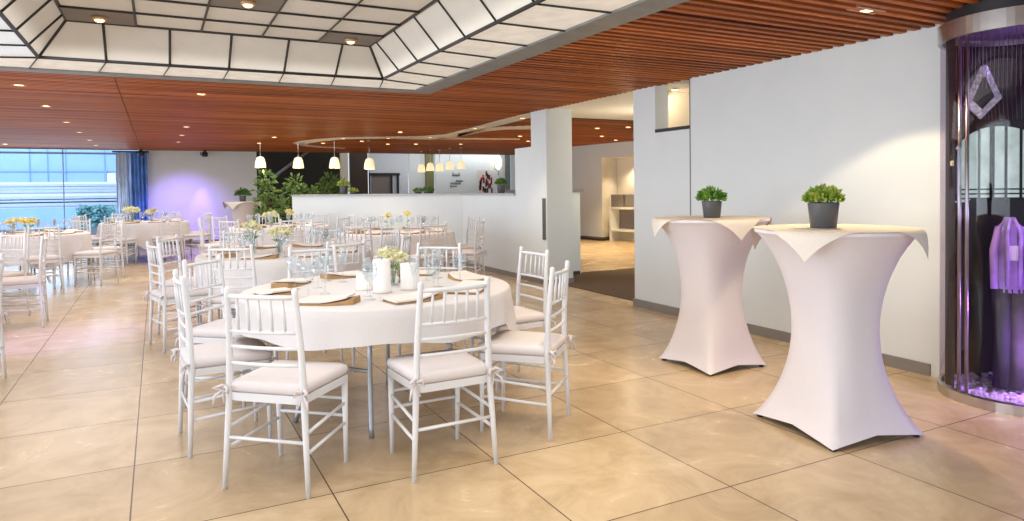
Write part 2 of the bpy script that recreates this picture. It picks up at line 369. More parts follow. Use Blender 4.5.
q_ = leg_pt(LL / 2 - .05, .26); MB().bb(4.73, 5.35, 9.10, 11.3, 0, .03).box((q_[0], q_[1], .0149), (LL + .1, .58, .0298), LEGA).build('worktop', M['counter'], ct)

# back of the room
struct('wall_back', MB().bb(-.26, 2.43, YB - .02, YB + .2, 0, HZ), M['wall'])
struct('baseboard_back', MB().bb(-.26, 2.43, YB - .04, YB - .015, 0, .07), M['fixture'])
# rear hall behind the counter: pieces at one depth
YH = 21.2
def rect(x0, x1, y0, y1, m, name, Yd=YH, th=.1):
    a = onY(x0, y0, Yd); b = onY(x1, y1, Yd)
    return struct(name, MB().bb(a.x, b.x, Yd, Yd + th, min(a.z, b.z), max(a.z, b.z)), m)
rect(252, 341, 146, 240, M['black'], 'wall_rear_opening_shade')  # black sheet painting the darkness of the stair opening
rect(340, 349.5, 146, 240, M['wallwarm'], 'trim_10', YH - .05)
rect(349.5, 369, 146, 240, M['darkbrown'], 'wall_rear_brown')
rect(369, 409, 146, 173.5, M['wallblue'], 'wall_rear_left'); rect(400, 409, 173.5, 240, M['wallblue'], 'wall_rear_left_pier')
rect(409, 426, 146, 240, M['wall'], 'wall_rear_middle', YH + .02); rect(425.5, 435, 146, 240, M['olive'], 'trim_11', YH - .06)
rect(435, 506, 146, 240, M['wall'], 'wall_rear_right', YH - .02); rect(506, 511, 146, 240, M['greyc'], 'trim_12', YH - .06); rect(511, 640, 146, 240, M['wall'], 'wall_rear_far', YH)
struct('ceiling_rear', MB().bb(2, 14, YB + .06, YH + .2, 2.66, 2.7), M['wallwarm'])
d = bpy.data.objects.new('door_1', None); COL.objects.link(d); d['kind'] = 'structure'
def onwall(x0, x1, y0, y1, Yd, m, name, parent, th=.05):
    a = onY(x0, y0, Yd); b = onY(x1, y1, Yd); return MB().bb(a.x, b.x, Yd, Yd + th, min(a.z, b.z), max(a.z, b.z)).build(name, m, parent)
onwall(369, 400, 173, 175.5, YH - .03, M['fixture'], 'door_frame', d); onwall(369, 371.5, 175, 236, YH - .03, M['fixture'], 'door_frame', d); onwall(397, 400, 175, 236, YH - .03, M['fixture'], 'door_frame', d)
onwall(371, 392, 175, 236, YH + .05, M['grey'], 'door_leaf', d); onwall(391, 393.5, 175, 236, YH - .02, M['fixture'], 'door_frame', d); onwall(393, 398, 175, 236, YH + .05, M['wallblue'], 'door_pane', d)
# handrail in the dark stair opening
a = onY(272, 178.5, YH - .3); b = onY(309, 150.5, YH - .3)
tag(MB().tube([a, b], .045, 8).build('stair_handrail', M['greyc']), 'sloping grey handrail in the dark opening behind the potted trees', 'handrail')
# writing on the rear wall: thin handwriting-like strokes
wr = MB()
def stroke(pts, r=.010): wr.tube([onY(px, py, YH - .035) for px, py in pts], r, 4)
def scribble(x0, x1, yb, h, n, r):
    pts = []
    for i in range(n * 6 + 1):
        t = i / (n * 6); hh = h * (1 + .7 * (int(t * n) % 3 == 0))
        pts.append((x0 + (x1 - x0) * t + .25 * h * sin(2 * pi * t * n), yb - hh * .5 * (1 - cos(2 * pi * t * n))))
    stroke(pts, r)
scribble(452, 460, 176, 2.2, 4, .012); scribble(456, 463, 181.5, 1.2, 6, .010); scribble(450.5, 461, 184, 1.3, 8, .009); scribble(450, 457, 186.8, 1.2, 5, .009)
tag(wr.build('wall_lettering', M['ink']), 'small dark script lettering on the white wall behind the counter', 'lettering')
# poster
a = onY(478.3, 170, YH - .06); b = onY(493, 193, YH - .06); pw, ph = b.x - a.x, a.z - b.z
po = thing('poster', 'red, black and white poster on the white wall behind the counter', 'poster', ((a.x + b.x) / 2, YH - .035, b.z))
MB().bb(-pw / 2, pw / 2, -.01, .01, 0, ph).build('panel', M['postw'], po)
rp = MB(); kp = MB()
for i in range(26):
    x, z = random.uniform(-.45, .45) * pw, random.uniform(.05, .95) * ph; (kp if z > .7 * ph or z < .25 * ph or random.random() < .3 else rp).bb(x - .03, x + .03, -.014, -.010, max(0, z - .09), min(ph, z + .09))
rp.build('red_pattern', M['red'], po); kp.build('black_pattern', M['ink'], po)

# lobby seen through the opening
lw = MB()
P0, P1, P2, P3 = (9.60, 17.0), (9.90, 14.25), (10.60, 14.58), (10.9, 12.3)
def vwall(mb, a, b, z0, z1): mb.quad((*a, z0), (*b, z0), (*b, z1), (*a, z1))
vwall(lw, P0, P1, 0, HZ + .1); vwall(lw, (P1[0], P1[1]), (10.12, 12.2), 2.07, HZ + .1)
struct('wall_lobby', lw, M['wall'])
nw = MB(); vwall(nw, P1, P2, 0, 2.09); vwall(nw, P2, P3, 0, 2.09); nw.quad((*P1, 2.07), (*P2, 2.07), (*P3, 2.07), (10.12, 12.2, 2.07)); struct('wall_niche', nw, M['wallwarm'])
bl = MB(); 
def vb(a, b):
    bl.tube([(a[0] - .02, a[1] - .02, .04), (b[0] - .02, b[1] - .02, .04)], .045, 4)
vb(P0, P1); vb(P1, P2); struct('baseboard_lobby', bl, M['darkbrown'])
struct('wall_lobby_end', MB().bb(12.4, 12.5, 5, 17.6, 0, 2.6), M['wallwarm'])
tag(MB().bb(4.95, 9.2, 6.35, 9.1, .001, .008).build('carpet', M['carpet']), 'dark brown carpet on the floor of the opening beside the column', 'carpet')
rd = thing('reception_desk', 'white desk with grey top half hidden behind the white column', 'desk', (5.6, 9.9, 0))
MB().bb(-.1, .175, -1.0, 1, 0, 1.27).build('body', M['wall'], rd); MB().bb(-.14, .215, -1.04, 1.04, 1.27, 1.31).build('worktop', M['grey'], rd); MB().bb(-.09, .16, -1.01, 1, 0, .06).build('plinth', M['darkbrown'], rd)
cs = thing('console_shelf', 'white open shelf unit in the lit niche beyond the opening', 'shelf', (10.33, 13.62, 0), radians(-80))
for s in (-.55, .55):
    MB().bb(s - .03, s + .03, -.18, .18, 0, .82).build('leg', M['white'], cs)
MB().bb(-.58, .58, -.18, .18, .80, .84).build('top', M['white'], cs); MB().bb(-.55, .55, -.18, .18, .24, .28).build('shelf', M['white'], cs); MB().bb(-.5, .5, .1, .14, .3, .76).build('back_panel', M['grey'], cs)
for k, (u, lab) in enumerate(((-.33, 'left grey box standing on the white shelf in the lit niche'), (.15, 'right grey box standing on the white shelf in the lit niche'))):
    t = thing('storage_box', lab, 'box', (10.33 + cos(radians(-80)) * u - .02, 13.62 + sin(radians(-80)) * u, .84), radians(-80), 'grey boxes on the niche shelf')
    MB().bb(-.2, .2, -.14, .14, 0, .30).build('body', M['grey'], t); MB().bb(-.205, .205, -.145, .145, .27, .31).build('lid', M['base'], t)

# window with the outside
wn = bpy.data.objects.new('window_1', None); COL.objects.link(wn); wn['kind'] = 'structure'
MB().bb(-6.5, -.26, YB + .05, YB + .06, .45, HZ - .02).build('window_pane', M['winglass'], wn)
fr = MB(); fr.bb(-6.5, -.26, YB, YB + .08, 2.30, 2.345).bb(-6.5, -.26, YB, YB + .1, 0, .5)
for x in (-4.4, -2.0, -.33): fr.bb(x - .009, x + .009, YB, YB + .08, .45, HZ)
fr.build('window_frame', M['facade'], wn)
struct('ground_outside', MB().bb(-25, 12, YB + 1.6, 48, -.3, -.02), M['outground'])
YF = 27
bg = thing('building', 'pale blue glazed building with a white slatted front outside the window', 'building', (0, YF, 0))
def offb(x0, x1, y0, y1, m, name, dy=0, th=.3):
    a = onY(x0, y0, YF + dy); b = onY(x1, y1, YF + dy); return MB().bb(a.x, b.x, dy, dy + th, min(a.z, b.z), max(a.z, b.z)).build(name, m, bg)
offb(-80, 150, 120, 184, M['facade'], 'glass_front', .3); offb(-80, 150, 183, 208, M['facadew'], 'slatted_front'); offb(-80, 150, 210.5, 229, M['facade'], 'plinth', -.03)
for x in (29, 47, 65, 104): offb(x, x + .8, 140, 183, M['facaded'], 'joint', .25)
offb(-80, 150, 171, 171.8, M['facaded'], 'joint', .25)
for y_ in (185, 188, 191, 198, 201, 204): offb(-80, 118, y_, y_ + .8, M['slatc'], 'slat', -.06, .05)  # slats in a darker blue-grey than the white front
offb(104, 107, 171, 184, M['facaded'], 'window_frame', .2); offb(107, 116, 173, 192, M['facadew'], 'window', .2)
hb = MB(); 
for i in range(1500):
    p = onY(random.uniform(80, 113), random.uniform(208.5, 231), YF - 1.2 + random.uniform(-.3, .3)); hb.leaf(p, (random.uniform(-1, 1), random.uniform(-1, 1), random.uniform(-.3, 1)), .18, .12)
tag(hb.build('hedge', M['teal']), 'teal green hedge outside the window left of the curtain', 'hedge')
# curtain
cu = thing('curtain', 'tall blue curtain hanging at the right end of the window', 'curtain', (0, YB - .25, 0))
def drape(x0, x1, m, name, amp, n, yo):
    b = MB(); A = onY(x0, 152, YB - .25).x; B = onY(x1, 152, YB - .25).x; k = n * 8; vs = []
    for i in range(k + 1):
        t = i / k
        for z in (.02, 1.2, 2.34): vs.append((A + (B - A) * t, yo + amp * sin(2 * pi * t * n + z * .3) + .02 * sin(5 * t * n), z))
    b.add(vs, [(i * 3 + j, i * 3 + j + 1, i * 3 + j + 4, i * 3 + j + 3) for i in range(k) for j in range(2)], True); return b.build(name, m, cu)
drape(115.5, 131, M['curtain2'], 'sheer_panel', .05, 4, .05); drape(128, 147, M['curtain'], 'blue_panel', .07, 5, 0)
MB().tube([(onY(112, 152, YB - .25).x, 0, 2.36), (onY(149, 152, YB - .25).x, 0, 2.36)], .02, 8).build('rail', M['fixture'], cu)
def wallspot(p, label, rz=0):
    t = thing('black_spotlight', label, 'spotlight', p, rz)
    MB().bb(-.03, .03, -.03, .03, -.06, .0).build('mount', M['fixture'], t)
    MB().lathe([(.05, -.17), (.075, -.15), (.075, -.06), (.03, -.04)], (0, 0, 0), 14).build('head', M['fixture'], t)
    MB().tube([(-.1, 0, -.05), (-.1, 0, -.12), (-.06, 0, -.12)], .012, 6).build('bracket', M['fixture'], t)
wallspot((1.13, YB - .35, HZ), 'black spotlight hanging from the wood ceiling at the purple-lit wall')
wallspot((-.32, YB - .6, HZ), 'black spotlight hanging from the wood ceiling above the blue curtain')

# ------------------------------------------------------------------ ceiling downlights
dl = thing('ceiling_downlight', '', 'downlight', (0, 0, HZ), 0)
MB().lathe([(.062, -.004), (.062, .0), (.040, .0), (.040, -.004)], n=16, cap0=False, cap1=False).build('trim_ring', M['rim'], dl)
MB().lathe([(.040, -.003), (.040, .01)], n=14).build('bulb', M['lamp'], dl)
ROW1 = [('first', (-1.18, 8.26)), ('second', (-1.18, 10.13)), ('third', (-1.18, 12.29)), ('fourth', (-1.18, 14.25)), ('fifth', (-1.18, 16.3)), ('sixth', (-1.18, 18.0))]
sp = [((x, y, HZ), 0, 'round downlight in the wood ceiling, %s from the front in the left row' % n, 'ceiling downlights') for n, (x, y) in ROW1]
ROW2 = [('first', (.46, 8.3)), ('second', (.46, 12.55)), ('third', (.45, 14.4)), ('fourth', (.44, 16.4))]
sp += [((x, y, HZ), 0, 'ceiling downlight, %s from the front in the row leading to the purple-lit wall' % n, 'ceiling downlights') for n, (x, y) in ROW2]
OTH = [((-2.86, 18.1), 'above the window at the left edge'), ((2.11, 14.38), 'in front of the two over the potted tree'), ((2.06, 16.28), 'above the tall potted tree'), ((3.39, 15.88), 'right of the tip of the curved band'), ((3.45, 14.24), 'left one on the curved plaster band'),
       ((4.04, 14.99), 'inside the curved band'), ((4.32, 13.96), 'middle one on the curved plaster band'), ((4.08, 12.43), 'alone before the curved band'), ((4.88, 15.8), 'behind the middle of the curved band'), ((5.05, 13.43), 'right one on the curved plaster band'),
       ((5.05, 11.18), 'on the plaster band left of the column'), ((5.0, 9.3), 'on the plaster band touching the column'), ((6.71, 12.59), 'left of the column, lower of a pair'), ((7.61, 13.88), 'left of the column, upper of a pair'), ((6.54, 15.31), 'over the white shades at the poster'), ((5.51, 15.61), 'over the row of small white shades'),
       ((7.58, 10.07), 'nearest one seen through the opening'), ((7.16, 10.44), 'left one seen through the opening'), ((8.38, 12.05), 'middle one seen through the opening'), ((9.41, 12.97), 'right one seen through the opening, lowest')]
sp += [((x, y, HZ - .006), 0, 'round ceiling downlight, ' + n, 'ceiling downlights') for (x, y), n in OTH]
copies(dl, sp)
rs = thing('recessed_spotlight', 'copper recessed spotlight between the wood slats above the near bar table', 'spotlight', (3.94, 2.80, HZ + .03))
MB().bb(-.13, .13, -.045, .045, -.028, .05).build('housing', M['rim'], rs); MB().bb(-.035, .035, -.02, .02, -.032, -.028).build('bulb', M['lamp'], rs)
tl = thing('track_spotlight', 'small spotlight on a dark bar in the wall recess above the far bar table', 'spotlight', (XW + .35, 5.95, 2.44))
MB().bb(-.13, .1, -.42, .2, .07, .15).build('track', M['fixture'], tl); MB().lathe([(.042, -.03), (.05, -.01), (.042, .07)], n=12).build('head', M['chrome'], tl); MB().lathe([(.038, -.036), (.038, -.03)], n=12).build('bulb', M['lamp'], tl)

# ------------------------------------------------------------------ pendant lamps
pd = thing('pendant_lamp', '', 'pendant lamp', (0, 0, 0))
MB().lathe([(.118, -.0), (.114, .05), (.104, .12), (.088, .18), (.072, .215), (.05, .228), (.012, .24)], n=18, cap0=False).build('lamp_shade', M['pshade'], pd)
MB().tube([(0, 0, .23), (0, 0, .62)], .006, 6).build('cord', M['chrome'], pd)
MB().lathe([(.04, .6), (.04, .62)], n=10).build('ceiling_rose', M['chrome'], pd)
def atD(x, y, D): return EYE + ray(x, y) * D
P = []
for x, y, lab in ((260.5, 167.5, 'white pendant lamp above the tall potted tree, leftmost of the large row'), (298.4, 168, 'white pendant lamp in front of the grey sloping handrail'), (334.7, 168, 'white pendant lamp above the bushy green tree, left of the pale post'), (369.5, 169, 'white pendant lamp above the dark door frame, rightmost of the large row')):
    q = atD(x, y, 14.9); P.append((q, 0, lab, 'large white pendant lamps', 1.0 if False else 1))
for x, y, lab in ((421.4, 172.2, 'small white pendant lamp left of the olive post, leftmost of five'), (430.3, 170.8, 'small white pendant lamp in front of the olive post, second of five'), (439.5, 171, 'small white pendant lamp right of the olive post, middle of five'), (449.8, 169.3, 'small white pendant lamp above the wall lettering, fourth of five'), (461.2, 168.6, 'small white pendant lamp right of the wall lettering, last of five')):
    q = atD(x, y, 17.3); P.append((q, 0, lab, 'small white pendant lamps over the bar', .86))
copies(pd, P)
q = onY(498.3, 163, YH - .2)
wl = thing('wall_lamp', 'tall glowing white wall lamp above the grey pot on the counter', 'wall lamp', q)
MB().lathe([(.03, -.22), (.10, -.12), (.11, .1), (.07, .2), (.02, .26)], n=14).build('lamp_shade', M['sconce'], wl); MB().tube([(0, 0, -.4), (0, 0, -.2)], .02, 6).build('stem', M['chrome'], wl); MB().bb(-.05, .05, .12, .2, -.2, .2).build('wall_plate', M['chrome'], wl)

# ------------------------------------------------------------------ chair
def make_chair():
    t = thing('banquet_chair', '', 'chair')
    c = M['chair']
    for s in (-1, 1):
        MB().tube([(s * .212, -.205, 0), (s * .200, -.196, .22), (s * .188, -.186, .44), (s * .180, -.192, .66), (s * .170, -.214, .895), (s * .170, -.215, .912), (s * .170, -.2155, .922)], [.0115, .0138, .0165, .0148, .0137, .014, .007], 10).build('leg', c, t)
        MB().tube([(s * .182, .195, 0), (s * .184, .192, .2), (s * .186, .186, .435)], [.010, .013, .0165], 10).build('leg', c, t)
    # seat frame
    b = MB(); o = [(-.205, .215), (.205, .215), (.19, -.2), (-.19, -.2)]
    def rr(pts, z0, z1, m=0): 
        n = 6; out = []
        for i in range(4):
            p = Vector(pts[i]); a = Vector(pts[i - 1]); d = Vector(pts[(i + 1) % 4]); r = .05
            u = (a - p).normalized() * r; w_ = (d - p).normalized() * r
            for k in range(n + 1):
                tt = k / n; out.append((p + u) * (1 - tt) ** 2 + p * 2 * tt * (1 - tt) + (p + w_) * tt ** 2)
        return out
    ring = rr(o, 0, 0); n = len(ring)
    def prism(b, layers, smooth=False):
        vs = []; fs = []
        for (sc, z) in layers: vs += [(p.x * sc, (p.y - .0) * sc, z) for p in ring]
        k = len(layers)
        for i in range(k - 1): fs += [(i * n + j, (i + 1) * n + j, (i + 1) * n + (j + 1) % n, i * n + (j + 1) % n) for j in range(n)]
        b.add(vs, fs, smooth); o_ = len(b.v) - len(vs)
        b.f.append([o_ + j for j in range(n)]); b.s.append(False); b.f.append([o_ + (k - 1) * n + j for j in range(n)][::-1]); b.s.append(False)
    prism(b, [(1, .405), (1, .442)]); b.build('seat_frame', c, t)
    cu_ = MB(); prism(cu_, [(.95, .442), (1.01, .450), (1.02, .468), (1.0, .484), (.9, .493), (.6, .497)], True)
    cush = cu_.build('cushion', M['cushion'], t)
    for s in (-1, 1):
        MB().tube([(s * .19, -.19, .462), (s * .208, -.215, .475), (s * .235, -.235, .468), (s * .205, -.214, .455), (s * .23, -.235, .43), (s * .238, -.238, .39)], [.005, .008, .010, .008, .007, .004], 6).tube([(s * .2, -.214, .46), (s * .175, -.228, .475), (s * .165, -.23, .45), (s * .2, -.214, .455), (s * .185, -.232, .40)], [.005, .008, .008, .006, .004], 6).build('tie', M['cushion'], cush)
    def yb(z): return -.192 - (z - .66) / .235 * .022 if z > .66 else -.186 - (z - .44) / .22 * .006
    def hw(z): return .188 - (z - .44) / .455 * .018
    for z in (.575, .650, .722, .880):
        bow = .022 if z > .7 else .015
        pts = [(hw(z) * u, yb(z) - bow * (1 - u * u), z) for u in (-1, -.6, -.2, .2, .6, 1)]
        MB().tube(pts,   .0085 if z < .8 else .0108, 8).build('back_rail', c, t)
    for i in range(5):
        u = (i - 2) / 3.0
        MB().tube([(hw(.722) * u, yb(.722) - .022 * (1 - u * u), .722), (hw(.8) * u, yb(.80) - .022 * (1 - u * u), .80), (hw(.88) * u, yb(.88) - .022 * (1 - u * u), .880)], [.006, .0078, .006], 7).build('spindle', c, t)
    for s in (-1, 1):
        for za, zb in ((.185, .20), (.275, .30)):
            MB().tube([(s * .2, -.197, za), (s * .1845, .192, zb)], .0082, 7).build('stretcher', c, t)
    MB().tube([(-.2, -.196, .235), (.2, -.196, .235)], .0082, 7).build('stretcher', c, t)
    for z in (.235, .32): MB().tube([(-.185, .19, z), (.185, .19, z)], .0082, 7).build('stretcher', c, t)
    return t
chair0 = make_chair()
CH = []
def look(frm, to): return atan2(to[1] - frm[1], to[0] - frm[0]) - pi / 2
NEARC = (1.20, 4.12)
def nc_(x, y, d, lab): CH.append(((x, y, 0), atan2(d[1], d[0]) - pi / 2, lab, 'chairs around the nearest round table'))
nc_(.54, 3.36, (.27, .305), 'white chair with its back to us at the front left of the nearest round table')
nc_(1.23, 3.2, (-.02, 1), 'white chair with its back to us at the front right of the nearest round table')
nc_(1.84, 3.43, (-.28, .285), 'white chair turned sideways at the right side of the nearest round table')
nc_(2.14, 4.22, (-1, -.05), 'white chair behind the right-hand chair of the nearest round table, before the column')
nc_(1.83, 4.90, (-.64, -.78), 'white chair behind the wine glasses at the back right of the nearest round table')
nc_(1.07, 5.20, (.05, -1), 'white chair behind the candles at the back left of the nearest round table')
nc_(.42, 4.76, (.76, -.64), 'white chair at the left back of the nearest round table, second of the left pair')
nc_(.31, 4.05, (1, .08), 'white chair seen from its left side at the left of the nearest round table')
WORD = ['right', 'back right', 'back', 'back left', 'left', 'front left', 'front', 'front right']
def ring_chairs(c, a0, tname, grp, R=1.02, n=8, skip=()):
    for i in range(n):
        a = radians(a0 + 360 / n * i)
        x, y = c[0] + R * cos(a), c[1] + R * sin(a)
        px, py, w_ = proj((x, y, .5))
        if px < -14: continue
        rel = (degs(a) + math.degrees(YAW)) % 360
        k = int(((rel + 22.5) % 360) // 45)
        if k in skip: continue
        CH.append(((x, y, 0), look((x, y), c), 'white chair at the %s side of %s' % (WORD[k], tname), grp))
def degs(a): return math.degrees(a) % 360
T = {}
T['2'] = dict(c=(1.11, 6.95), name='the second round table')
T['3'] = dict(c=(3.01, 9.39), name='the table by the white counter')
T['4'] = dict(c=(1.84, 12.14), name='the table before the potted trees')
T['5'] = dict(c=(-.22, 15.7), name='the far table by the curtain')
T['6'] = dict(c=(-1.72, 12.3), name='the table before the window')
T['7'] = dict(c=(-2.27, 8.45), name='the table at the left edge')
ring_chairs(T['2']['c'], 195, T['2']['name'], 'chairs around the second round table', R=.97)
ring_chairs(T['3']['c'], 274, T['3']['name'], 'chairs around the table by the counter')
ring_chairs(T['4']['c'], 180, T['4']['name'], 'chairs around the table before the trees')
ring_chairs(T['5']['c'], 337, T['5']['name'], 'chairs around the table by the curtain')
ring_chairs(T['6']['c'], 332, T['6']['name'], 'chairs around the table before the window')
ring_chairs(T['7']['c'], 2, T['7']['name'], 'chairs around the table at the left edge')
CH.append(((-1.22, 5.95, 0), radians(90), 'white chair mostly outside the left edge, the nearest one there', 'chairs around the table at the left edge'))
copies(chair0, CH)

# ------------------------------------------------------------------ tables and cloths
def make_table():
    t = thing('round_table', '', 'table')
    MB().lathe([(.77, .715), (.78, .725), (.78, .74), (.77, .745)], n=48, smooth=False).build('tabletop', M['tabletop'], t)
    for s in (-1, 1):
        for u in (-1, 1):
            MB().tube([(s * .38, u * .24, .715), (s * .40, u * .25, .4), (s * .42, u * .27, .05), (s * .43, u * .28, 0)], .014, 8).build('leg', M['steel'], t)
        MB().tube([(s * .395, -.25, .35), (s * .395, .25, .35)], .011, 8).build('crossbar', M['steel'], t)
    return t
tb = make_table()
TN = [((*NEARC, 0), radians(35), 'round banquet table with grey steel legs, the nearest one', 'round banquet tables')]
for k in '234567': TN.append(((*T[k]['c'], 0), radians(20 * int(k)), 'round banquet table under white cloth, ' + T[k]['name'].replace('the ', 'the one of ', 1) if False else 'round banquet table under its cloth: ' + T[k]['name'], 'round banquet tables'))
copies(tb, TN)
def cloth(name, c, drop, lobes, lob, label, seed):
    rnd = random.Random(seed); b = MB(); n = 96; vs = []; R = .80
    ph = rnd.uniform(0, 6)
    layers = []
    for rr_, z in ((.3, .750), (.6, .750), (.785, .750), (.80, .747), (.808, .738)):
        layers.append([(c[0] + rr_ * cos(2 * pi * j / n), c[1] + rr_ * sin(2 * pi * j / n), z) for j in range(n)])
    for f in (.25, .5, .75, 1):
        L_ = []
        for j in range(n):
            a = 2 * pi * j / n; dd = drop
            for la, ld in lobes: 
                u = (a - radians(la) + pi) % (2 * pi) - pi; dd += ld * math.exp(-(u / .22) ** 2)
            amp = .016 + .12 * max(0, dd - .18)
            dd += .014 * sin(a * lob * .5 + ph); r_ = .81 + .012 * f + .22 * f * max(0, dd - drop - .03) + amp * f * (sin(a * lob + ph) * .6 + .4 * sin(a * lob * 1.7 + 1))
            L_.append((c[0] + r_ * cos(a), c[1] + r_ * sin(a), .738 - dd * f))
        layers.append(L_)
    for L_ in layers: vs += L_
    k = len(layers)
    fs = [(i * n + j, (i + 1) * n + j, (i + 1) * n + (j + 1) % n, i * n + (j + 1) % n) for i in range(k - 1) for j in range(n)]
    b.add(vs, fs, True); b.f.append(list(range(n))); b.s.append(False)
    o = b.build('tablecloth', M['cloth']); tag(o, label, 'tablecloth', 'white round tablecloths'); return o
cloth('', NEARC, .175, ((336, .17), (250, .0), (70, .1), (160, .05)), 13, 'white cloth over the nearest round table', 1)
for k, dr in (('2', .30), ('3', .28), ('4', .32), ('5', .36), ('6', .36), ('7', .36)):
    cloth('', T[k]['c'], dr, [(10 + 90 * i + 17 * int(k), .12) for i in range(4)], 15, 'white cloth hanging over ' + T[k]['name'], int(k))

# ------------------------------------------------------------------ table settings
ZT = .7505
def make_setting():
    t = thing('folded_napkin', '', 'napkin')
    b = MB(); W, D = .145, .10; n = 10; vs = []
    for i in range(n + 1):
        u = i / n * 2 - 1
        hgt = .010 + .022 * max(0, u) ** 1.5
        for (yy_, zz_) in ((-D, .0), (-D * 1.02, hgt), (D * .9, hgt * 1.1), (D, 0)): vs.append((u * W, yy_ * (1 - .45 * max(0, u) ** 1.5 - .12 * max(0, -u)), zz_))
    fs = [(i * 4 + j, (i + 1) * 4 + j, (i + 1) * 4 + (j + 1) % 4, i * 4 + (j + 1) % 4) for i in range(n) for j in range(4)] + [(0, 1, 2, 3), (n * 4 + 3, n * 4 + 2, n * 4 + 1, n * 4)]
    b.add(vs, fs).build('brown_napkin', M['napkin'], t)
    m = MB(); vs = []
    for i in range(n + 1):
        u = i / n * 2 - 1; hgt = .0112 + .022 * max(0, u) ** 1.5
        for v_ in (-1, 1): vs += [(u * .135 - .022, v_ * .098 * (1 - .30 * max(0, u)), hgt + .002), (u * .135 - .022, v_ * .098 * (1 - .30 * max(0, u)), hgt + .011)]
    fs = [(i * 4 + j, i * 4 + q, (i + 1) * 4 + q, (i + 1) * 4 + j) for i in range(n) for j, q in ((0, 2), (2, 3), (3, 1), (1, 0))] + [(0, 1, 3, 2), (n * 4, n * 4 + 2, n * 4 + 3, n * 4 + 1)]
    m.add(vs, fs).build('menu_card', M['paper'], t)
    return t
def make_wine():
    t = thing('wine_glass', '', 'glass')
    MB().lathe([(.034, 0), (.034, .002), (.006, .006), (.0045, .03), (.0045, .085), (.012, .095), (.032, .115), (.041, .14), (.042, .165), (.036, .20), (.0345, .20), (.040, .165), (.039, .14), (.030, .118), (.0, .10)], n=16, cap1=False).build('bowl', M['glass'], t); return t
def make_flute():
    t = thing('champagne_flute', '', 'glass')
    MB().lathe([(.030, 0), (.030, .002), (.005, .006), (.004, .08), (.012, .095), (.023, .125), (.026, .16), (.024, .215), (.0225, .215), (.0245, .16), (.0, .10)], n=14, cap1=False).build('bowl', M['glass'], t); return t
setp, wine, flute = make_setting(), make_wine(), make_flute()
SP, WP, FP = [], [], []
NEARW = {0: 'right chair', 1: 'chair before the column', 2: 'back right chair', 3: 'back left chair', 4: 'second left chair', 5: 'left side chair', 6: 'front left chair', 7: 'front right chair'}
nearang = [(229, 'front left chair'), (272, 'front right chair'), (313, 'right side chair'), (3, 'chair before the column'), (51, 'back right chair'), (97, 'back left chair'), (141, 'second left chair'), (184, 'left side chair')]
for a, nm in nearang:
    A = radians(a); c = NEARC
    SP.append(((c[0] + .60 * cos(A), c[1] + .60 * sin(A), ZT), A + pi / 2 + .12, 'brown napkin with white card on the nearest round table, before the ' + nm, 'napkins on the nearest table'))
    B = A + .34; WP.append(((c[0] + .50 * cos(B), c[1] + .50 * sin(B), ZT), 0, 'wine glass on the nearest round table by the napkin of the ' + nm, 'glasses on the nearest table'))
    B = A + .26; FP.append(((c[0] + .37 * cos(B), c[1] + .37 * sin(B), ZT), 0, 'champagne flute on the nearest round table by the napkin of the ' + nm, 'glasses on the nearest table'))
for k, a0 in (('2', 195), ('3', 274), ('4', 180), ('5', 337), ('6', 332), ('7', 2)):
    c = T[k]['c']
    for i in range(8):
        A = radians(a0 + 45 * i); kk = int((((math.degrees(A) + math.degrees(YAW)) % 360 + 22.5) % 360) // 45); px = proj((c[0] + .6 * cos(A), c[1] + .6 * sin(A), .75))[0]
        if px < -8: continue
        SP.append(((c[0] + .60 * cos(A), c[1] + .60 * sin(A), ZT), A + pi / 2 + .12, 'brown napkin with white card at the %s of %s' % (WORD[kk], T[k]['name']), 'napkins on the tables behind'))
        B = A + .34; WP.append(((c[0] + .52 * cos(B), c[1] + .52 * sin(B), ZT), 0, 'stemmed wine glass at the %s of %s' % (WORD[kk], T[k]['name']), 'glasses on the tables behind'))
        B = A + .22; FP.append(((c[0] + .38 * cos(B), c[1] + .38 * sin(B), ZT), 0, 'slim champagne flute at the %s of %s' % (WORD[kk], T[k]['name']), 'glasses on the tables behind'))
copies(setp, SP); copies(wine, WP); copies(flute, FP)
# candles
cd = thing('pillar_candle', '', 'candle')
MB().lathe([(.053, 0), (.058, .002), (.058, .010), (.052, .010)], n=24).build('candle_plate', M['overlay'], cd)
MB().lathe([(.050, .010), (.051, .014), (.051, .185), (.047, .193), (.02, .188)], n=28).build('wax', M['candle'], cd)
MB().tube([(0, 0, .187), (.002, 0, .202)], .002, 6).build('wick', M['wick'], cd)
pa, pb, pc = F(382, 292.5, ZT), F(410, 289, ZT), F(365, 289.5, ZT)
cnd = copies(cd, [(pa, 0, 'tall white pillar candle on the nearest round table, left of the flowers', 'white pillar candles'), (pb, 0, 'medium white pillar candle on the nearest round table, right of the flowers', 'white pillar candles'), (pc, 0, 'short white candle on the nearest round table, leftmost of three', 'white pillar candles')])
cnd[1].scale = (1.1, 1.1, .80); cnd[2].scale = (1, 1, .48)
